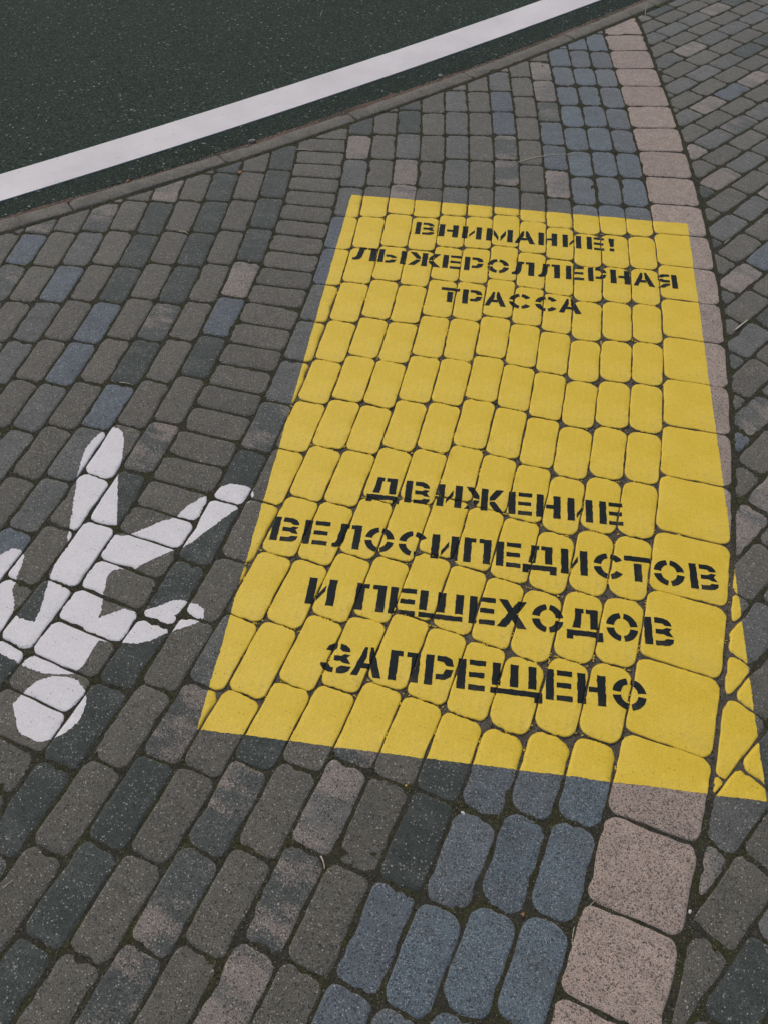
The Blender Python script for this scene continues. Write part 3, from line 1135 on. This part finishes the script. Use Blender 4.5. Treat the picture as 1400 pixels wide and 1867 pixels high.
LINES = [
    (0.187, 'ВНИМАНИЕ!', [(.271, .343), (.359, .431), (.446, .518), (.536, .634), (.641, .717), (.729, .798), (.818, .887), (.907, .971), (.987, 1.009)], 'topmost black word ending in an exclamation mark'),
    (0.377, 'ЛЫЖЕРОЛЛЕРНАЯ', [(.066, .149), (.157, .257), (.265, .382), (.389, .455), (.467, .535), (.548, .627), (.637, .717), (.731, .808), (.829, .893), (.907, .973), (.986, 1.055), (1.066, 1.141), (1.149, 1.220)], 'long black word under the exclamation line'),
    (0.565, 'ТРАССА', [(.398, .462), (.473, .541), (.550, .624), (.632, .706), (.722, .796), (.803, .880)], 'short black word of six letters'),
    (1.450, 'ДВИЖЕНИЕ', [(.270, .361), (.374, .445), (.464, .533), (.540, .651), (.662, .727), (.739, .806), (.825, .894), (.912, .976)], 'black word heading the lower text block'),
    (1.626, 'ВЕЛОСИПЕДИСТОВ', [(.034, .108), (.120, .188), (.202, .275), (.286, .364), (.376, .449), (.464, .536), (.550, .622), (.636, .701), (.706, .795), (.806, .876), (.891, .966), (.972, 1.040), (1.047, 1.127), (1.140, 1.212)], 'longest black word of the lower text block'),
    (1.806, 'ИПЕШЕХОДОВ', [(.164, .237), (.288, .364), (.374, .441), (.450, .561), (.576, .641), (.647, .721), (.733, .812), (.819, .909), (.917, .996), (1.011, 1.082)], 'black line starting with a single separate letter'),
    (1.985, 'ЗАПРЕЩЕНО', [(.232, .307), (.308, .381), (.396, .468), (.482, .550), (.559, .626), (.639, .761), (.769, .831), (.843, .910), (.925, 1.005)], 'lowest black word of the panel'),
]
seed = 100
for yc, text, ext, lab in LINES:
    mid = ORG + EX * (ext[0][0] + ext[-1][1]) / 2 + EY * yc
    word = empty('text_line', (mid[0] - sign.location.x, mid[1] - sign.location.y, 0), sign, label=lab)
    for ch, (xl, xr) in zip(text, ext):
        w, polys = GLYPH[ch]
        sx = (xr - xl) / w
        pieces, verts, faces = [], [], []
        for pl in polys:
            seed += 1
            # corners softened a touch, edges left by a sprayed stencil
            pts = [(ORG + EX * (xl + x * sx) + EY * (yc + (y - 0.5) * CAP)) for x, y in pl]
            pieces += tris(ragged(pts, 0.007, 0.0005, seed))
        pa = np.array([p for t in pieces for p in t])
        for st in STONES:
            if pa[:, 0].max() < st[2] or pa[:, 0].min() > st[3] or pa[:, 1].max() < st[4] or pa[:, 1].min() > st[5]:
                continue
            v, f = film(st, pieces, 0.0010)
            o_ = len(verts)
            verts += v
            faces += [[i + o_ for i in q] for q in f]
        if faces:
            recentre('letter', verts, faces, M_BLACK, word)

# ------------------------------------------------------------------ the white walking figure
fig_at = survey(150, 1050)
fig = empty('painted_walking_figure', (float(fig_at[0]), float(fig_at[1]), 0),
            label='white painted walking figure with round head beside the yellow panel', cat='road marking')
for lab, pts, sd_ in (('body', FIG[0], 1), ('head', FIG[1], 2)):
    g = pts
    # smooth the traced outline, then roughen it like a brushed edge
    pieces = tris(ragged(ragged(g, 0.012, 0.0004, sd_), 0.0035, 0.0011, sd_ + 50))
    pa = np.array([p for t in pieces for p in t])
    part = empty(lab, (0, 0, 0), fig)
    for st in STONES:
        if pa[:, 0].max() < st[2] or pa[:, 0].min() > st[3] or pa[:, 1].max() < st[4] or pa[:, 1].min() > st[5]:
            continue
        v, f = film(st, pieces, 0.0005)
        for v2, f2 in islands(v, f):
            recentre('paint_patch', v2, f2, M_WHITE, part)


# ------------------------------------------------------------------ litter and growth
def strand(p, q, r, mat, name, label, cat, bend=0.006, z=0.0016, group=None):
    a, b = survey(*p), survey(*q)
    n_ = 9
    e = (b - a) / np.linalg.norm(b - a)
    nn = np.array([-e[1], e[0]])
    vv, ff = [], []
    for i in range(n_ + 1):
        t = i / n_
        c = a + (b - a) * t + nn * bend * math.sin(t * 3.1)
        rr = r * (1 - 0.45 * t)
        for j in range(6):
            w = j / 6 * 6.283
            vv.append((c[0] - a[0] + nn[0] * rr * math.cos(w), c[1] - a[1] + nn[1] * rr * math.cos(w), z + rr * 0.6 * (1 + math.sin(w)) + 0.001 * math.sin(t * 5)))
    for i in range(n_):
        for j in range(6):
            ff.append((i * 6 + j, i * 6 + (j + 1) % 6, (i + 1) * 6 + (j + 1) % 6, (i + 1) * 6 + j))
    ff.append(tuple(range(6))[::-1])
    ff.append(tuple(range(n_ * 6, n_ * 6 + 6)))
    o = mesh_obj(name, vv, ff, mat, None, True, label=label, cat=cat, group=group)
    o.location = (a[0], a[1], 0)


strand((1340, 602), (1363, 583), 0.0026, M_STICK, 'pale_stick', 'short straight pale stick lying on the diagonal stones', 'stick', 0.0)
strand((944, 296), (1055, 281), 0.0020, M_STRAW, 'dry_straw', 'long curved dry straw across the blue stones above the panel', 'straw', 0.02)
strand((541, 273), (571, 275), 0.0018, M_STRAW, 'dry_straw', 'short dry straw at the crosswise stones near the kerb', 'straw')
strand((327, 422), (344, 427), 0.0017, M_STRAW, 'dry_straw', 'tiny dry straw on the stones just below the kerb joint', 'straw')
strand((219, 698), (243, 702), 0.0017, M_STRAW, 'dry_straw', 'dry straw at the top of a dark stone above the white leg', 'straw', 0.002)
strand((1320, 444), (1330, 436), 0.0016, M_STRAW, 'dry_straw', 'tiny straw in a diagonal joint beside the pink border', 'straw', 0.0)
strand((6, 1621), (24, 1605), 0.0009, M_STRAW, 'dry_straw', 'fine dry straw on a brown stone beyond the painted head', 'straw', 0.0)
strand((585, 1562), (592, 1585), 0.0018, M_STRAW, 'dry_straw', 'thick dry straw on a rust stained mottled stone', 'straw', 0.002)
strand((1067, 1664), (1083, 1644), 0.0010, M_STRAW, 'dry_straw', 'dry straw bridging the joint between two pink border stones', 'straw', 0.001, z=0.001)
strand((1043, 1724), (1049, 1684), 0.0010, M_STRAW, 'dry_straw', 'dry straw lying along the joint between blue and pink stones', 'straw', 0.002, z=-0.002)
strand((1176, 28), (1181, 2), 0.0011, M_STRAW, 'dry_straw', 'dry straw in the gutter at the far end of the kerb', 'straw', 0.004)
strand((585, 22), (591, 8), 0.0011, M_STRAW, 'dry_straw', 'dry straw lying out on the dark asphalt', 'straw', 0.004, z=ZR)


def lump_mesh(r, sq, seed):
    import bmesh
    bm = bmesh.new()
    bmesh.ops.create_icosphere(bm, subdivisions=2, radius=r)
    q = np.random.default_rng(seed)
    w = q.uniform(-1, 1, (4, 3))
    for v in bm.verts:
        d = v.co.normalized()
        k = 1 + 0.16 * sum(math.sin(3 * (d.x * a + d.y * b + d.z * c_) + i) for i, (a, b, c_) in enumerate(w))
        v.co = Vector((d.x * k, d.y * k * 0.8, d.z * k * sq)) * r
    m = bpy.data.meshes.new('lump')
    bm.to_mesh(m)
    bm.free()
    m.polygons.foreach_set('use_smooth', [True] * len(m.polygons))
    return m


def lump(px, py, r, mat, name, label, cat, z=0.0, sq=0.7, group=None):
    m = lump_mesh(r, sq, int(px * 7 + py))
    m.materials.append(mat)
    o = bpy.data.objects.new(name, m)
    a = survey(px, py)
    o.location = (a[0], a[1], z + r * sq * 0.6)
    o.rotation_euler = (0, 0, px)
    put(o, None, label, cat, group)


M_PALE = plain_mat('white_chip', (0.60, 0.57, 0.54), (0.75, 0.72, 0.70), 80.0, 0.7)
lump(459, 255, 0.014, M_PEBBLE, 'pebble', 'grey pebble in the gutter between kerb and asphalt', 'pebble', -0.012)
lump(844, 1483, 0.0045, M_PALE, 'pebble', 'small white pebble in the joint below the panel', 'pebble', -0.003)
lump(953, 1668, 0.0042, M_LEAF, 'pebble', 'small orange pebble in a joint between blue stones', 'pebble', -0.003)
lump(803, 134, 0.010, M_PEBBLE, 'pebble', 'pale pebble on the asphalt near the far kerb', 'pebble', ZR)
lump(233, 326, 0.008, M_LEAF, 'pebble', 'reddish pebble on the asphalt beside a green weed', 'pebble', ZR)
lump(740, 1432, 0.0026, M_YELLOW, 'paint_drop', 'tiny drop of yellow paint in a joint below the panel', 'paint drop', -0.003)
lump(276, 949, 0.0042, M_WHITE, 'paint_drop', 'small round drop of white paint on a stone between the figure legs', 'paint drop', -0.0015, 0.4)
lump(1258, 1662, 0.004, M_PALE, 'litter_crumb', 'pale crumb of litter beside the outer edge of a pink stone', 'litter', -0.003)


def leaf(px, py, size, mat, name, label, rot):
    a = survey(px, py)
    vv, ff = [], []
    n_ = 8
    for i in range(n_ + 1):
        t = i / n_
        w = size * 0.32 * math.sin(math.pi * t) ** 0.8
        for k_, s_ in enumerate((-1, 0, 1)):
            vv.append((size * (t - 0.5), s_ * w, 0.002 + 0.004 * t + (0.0035 if s_ else 0.0)))
    for i in range(n_):
        for k_ in range(2):
            ff.append((i * 3 + k_, (i + 1) * 3 + k_, (i + 1) * 3 + k_ + 1, i * 3 + k_ + 1))
    o = mesh_obj(name, vv, ff, mat, None, True, label=label, cat='leaf')
    o.location = (a[0], a[1], 0.001)
    o.rotation_euler = (0, 0, rot)


leaf(438, 316, 0.022, M_LEAF, 'fallen_leaf', 'small dry orange leaf lying on the stones near the kerb', 0.9)


def weed(px, py, h, nb, label, z=-0.006):
    a = survey(px, py)
    vv, ff = [], []
    for b in range(nb):
        an = random.uniform(0, 6.283)
        ln = h * random.uniform(0.6, 1.1)
        lean = random.uniform(0.5, 1.3)
        ox, oy = random.gauss(0, h * 0.25), random.gauss(0, h * 0.25)
        base = len(vv)
        for i in range(5):
            t = i / 4
            w = 0.0022 * (1 - t) + 0.0002
            x, y, zz = ox + math.cos(an) * ln * lean * t * t, oy + math.sin(an) * ln * lean * t * t, ln * 0.6 * t * (1.2 - 0.4 * t)
            vv.append((x - math.sin(an) * w, y + math.cos(an) * w, zz))
            vv.append((x + math.sin(an) * w, y - math.cos(an) * w, zz))
        for i in range(4):
            ff.append((base + 2 * i, base + 2 * i + 1, base + 2 * i + 3, base + 2 * i + 2))
    o = mesh_obj('weed', vv, ff, M_GREEN, None, True, label=label, cat='weed')
    o.location = (a[0], a[1], z)


weed(261, 324, 0.022, 14, 'small green weed growing in the gutter beside the kerb', -0.012)
weed(1196, 10, 0.030, 22, 'bright green weed at the far end of the kerb')
weed(448, 1012, 0.012, 9, 'tiny green weed at the left edge of the yellow panel')
weed(1146, 27, 0.018, 10, 'low green weed at the tip of the pink border')

# moss cushions in the wider joints and grit on the stones
gv_, gf_ = [], []
mv_, mf_ = [], []
import bmesh
bmi = bmesh.new()
bmesh.ops.create_icosphere(bmi, subdivisions=1, radius=1.0)
bmi.verts.ensure_lookup_table()
ico_v = np.array([v.co[:] for v in bmi.verts])
ico_f = [[v.index for v in f.verts] for f in bmi.faces]
bmi.free()


def scatter(vl, fl, p, z, r, sq):
    k = ico_v * (1 + rng.normal(0, 0.14, (len(ico_v), 1)))
    an = random.uniform(0, 6.283)
    ca, sa = math.cos(an), math.sin(an)
    o_ = len(vl)
    e = random.uniform(0.65, 1.0)
    for v in k:
        x, y = v[0] * r, v[1] * r * e
        vl.append((p[0] + x * ca - y * sa, p[1] + x * sa + y * ca, z + v[2] * r * sq))
    for f in ico_f:
        fl.append([i + o_ for i in f])


for _ in range(2600):                       # crumbs along the gutter
    x = random.uniform(-1.8, 1.6)
    d = KERB_W + abs(random.gauss(0.015, 0.03))
    p = offset_curve(kerb_y, dk, x, d)
    scatter(gv_, gf_, p, ZR + (0.003 if d < KERB_W + 0.03 else 0.001), random.choice((0.0012, 0.0016, 0.002, 0.003)), 0.7)
for _ in range(2600):                       # grit lodged in joints and on stones
    a = survey(random.uniform(-60, 1460), random.uniform(30, 1900))
    if a[1] > kerb_y(a[0]):
        continue
    q = ORG * 0 + a - ORG
    if 0 < q @ EX < 1.25 and 0 < q @ EY < 2.2:
        continue
    scatter(gv_, gf_, a, 0.0008, random.choice((0.0006, 0.0008, 0.0011)), 0.6)
mesh_obj('grit', gv_, gf_, M_PEBBLE, None, True, kind='stuff', label='fine grit scattered along the kerb and over the stones')

cv_, cf_ = [], []
for k in list(range(1, 13)) + ['P']:        # crumbs of soil held in the painted joints
    u0, u1 = edges_u(k)
    for s in J[k]:
        for _ in range(9):
            p = curve(random.uniform(u0, u1), s + random.gauss(0, 0.0012))
            if on_panel(p):
                scatter(cv_, cf_, p, -0.0032, random.uniform(0.0012, 0.0026), 0.7)
        for _ in range(14):
            p = curve(u0 + random.gauss(0, 0.0012), s + random.uniform(0, 0.2))
            if on_panel(p):
                scatter(cv_, cf_, p, -0.0032, random.uniform(0.0012, 0.0026), 0.7)
yv_, yf_ = [], []
for k in list(range(1, 13)) + ['P']:        # paint that has run into the joints and bridges them in places
    u0, u1 = edges_u(k)
    for s in J[k]:
        for c0, du, ds in (((u0 + u1) / 2, (u1 - u0) / 2, 0.0), (u0, 0.0, 0.1)):
            for _ in range(random.choice((0, 1, 1, 2))):
                uu, ss = c0 + random.uniform(-du, du), s + random.uniform(0, 2 * ds)
                for _ in range(random.choice((2, 4, 7))):
                    p = curve(uu + random.gauss(0, 0.001 if ds else 0.006), ss + random.gauss(0, 0.006 if ds else 0.001))
                    if on_panel(p):
                        scatter(yv_, yf_, p, -0.0026, random.uniform(0.0015, 0.0027), 0.6)
mesh_obj('joint_paint', [(a - sign.location.x, b - sign.location.y, c) for a, b, c in yv_], yf_, M_YELLOW, sign, True, kind='stuff')
oct_v = np.array([(1, 0, 0), (0, 1, 0), (-1, 0, 0), (0, -1, 0), (0, 0, 1), (0, 0, -1)], float)
oct_f = [(0, 1, 4), (1, 2, 4), (2, 3, 4), (3, 0, 4)]


def dust(p, z):
    r = random.choice((0.0005, 0.0007, 0.0007, 0.001, 0.0014))
    o_ = len(dv_)
    an = random.uniform(0, 1.57)
    ca, sa = math.cos(an) * r, math.sin(an) * r
    for x, y, w in oct_v[:5]:
        dv_.append((p[0] + x * ca - y * sa, p[1] + x * sa + y * ca, z + w * r * 0.7))
    for f in oct_f:
        df_.append((f[0] + o_, f[1] + o_, f[2] + o_))


dv_, df_ = [], []
for k in J:
    u0, u1 = edges_u(k)
    for s in J[k] + [J[k][-1] - 0.22, J[k][-1] - 0.44]:
        jobs = [(random.uniform(u0, u1), s + random.gauss(0, 0.0042)) for _ in range(26 if k != 13 else 48)]
        jobs += [(u0 + random.gauss(0, 0.0042), s + random.uniform(0, 0.21)) for _ in range(46)]
        for uu, ss in jobs:
            p = curve(uu, ss)
            if on_panel(p) or not in_view(p, 10, 10) or p[1] > kerb_y(p[0]):
                continue
            dust(p, 0.0 - min(0.0012, 0.0002 + abs(random.gauss(0, 0.0004))))
mesh_obj('soil_dust', dv_, df_, M_SOIL, None, False, kind='stuff', label='loose soil grains feathering the stone edges along the joints')
mesh_obj('soil_crumbs', cv_, cf_, M_SOIL, None, True, kind='stuff', label='dark soil crumbs held in the painted joints')
for k in range(1, 23):                      # moss where four stones meet
    js = J[k]
    u0, u1 = edges_u(k)
    for s in js:
        for u in (u0, u1, u0 * 0.6 + u1 * 0.4):
            c = curve(u, s)
            if not in_view(c, 20, 20) or c[1] > kerb_y(c[0]):
                continue
            q = c - ORG
            if -0.02 < q @ EX < 1.27 and -0.02 < q @ EY < 2.22:
                continue
            for _ in range(random.choice((0, 2, 4, 7)) + (4 if c[1] > 2.4 else 0)):
                scatter(mv_, mf_, c + rng.normal(0, 0.007, 2), -0.0026, random.uniform(0.002, 0.004), 0.7)
for _ in range(900):                        # along the kerb foot and the border edge
    x = random.uniform(-1.6, 1.4)
    p = offset_curve(kerb_y, dk, x, -abs(random.gauss(0.004, 0.007)))
    scatter(mv_, mf_, p, -0.003, random.uniform(0.002, 0.0055), 0.7)
for _ in range(900):
    s = random.uniform(-3.7, 0.5)
    p = curve(-0.2 + random.gauss(0, 0.004), s)
    q = p - ORG
    if -0.02 < q @ EX < 1.27 and -0.02 < q @ EY < 2.22:
        continue
    scatter(mv_, mf_, p, -0.004, random.uniform(0.002, 0.0045), 0.7)
mesh_obj('moss', mv_, mf_, M_MOSS, None, True, kind='stuff', label='low moss cushions growing in the joints of the paving')
bpy.context.view_layer.update()
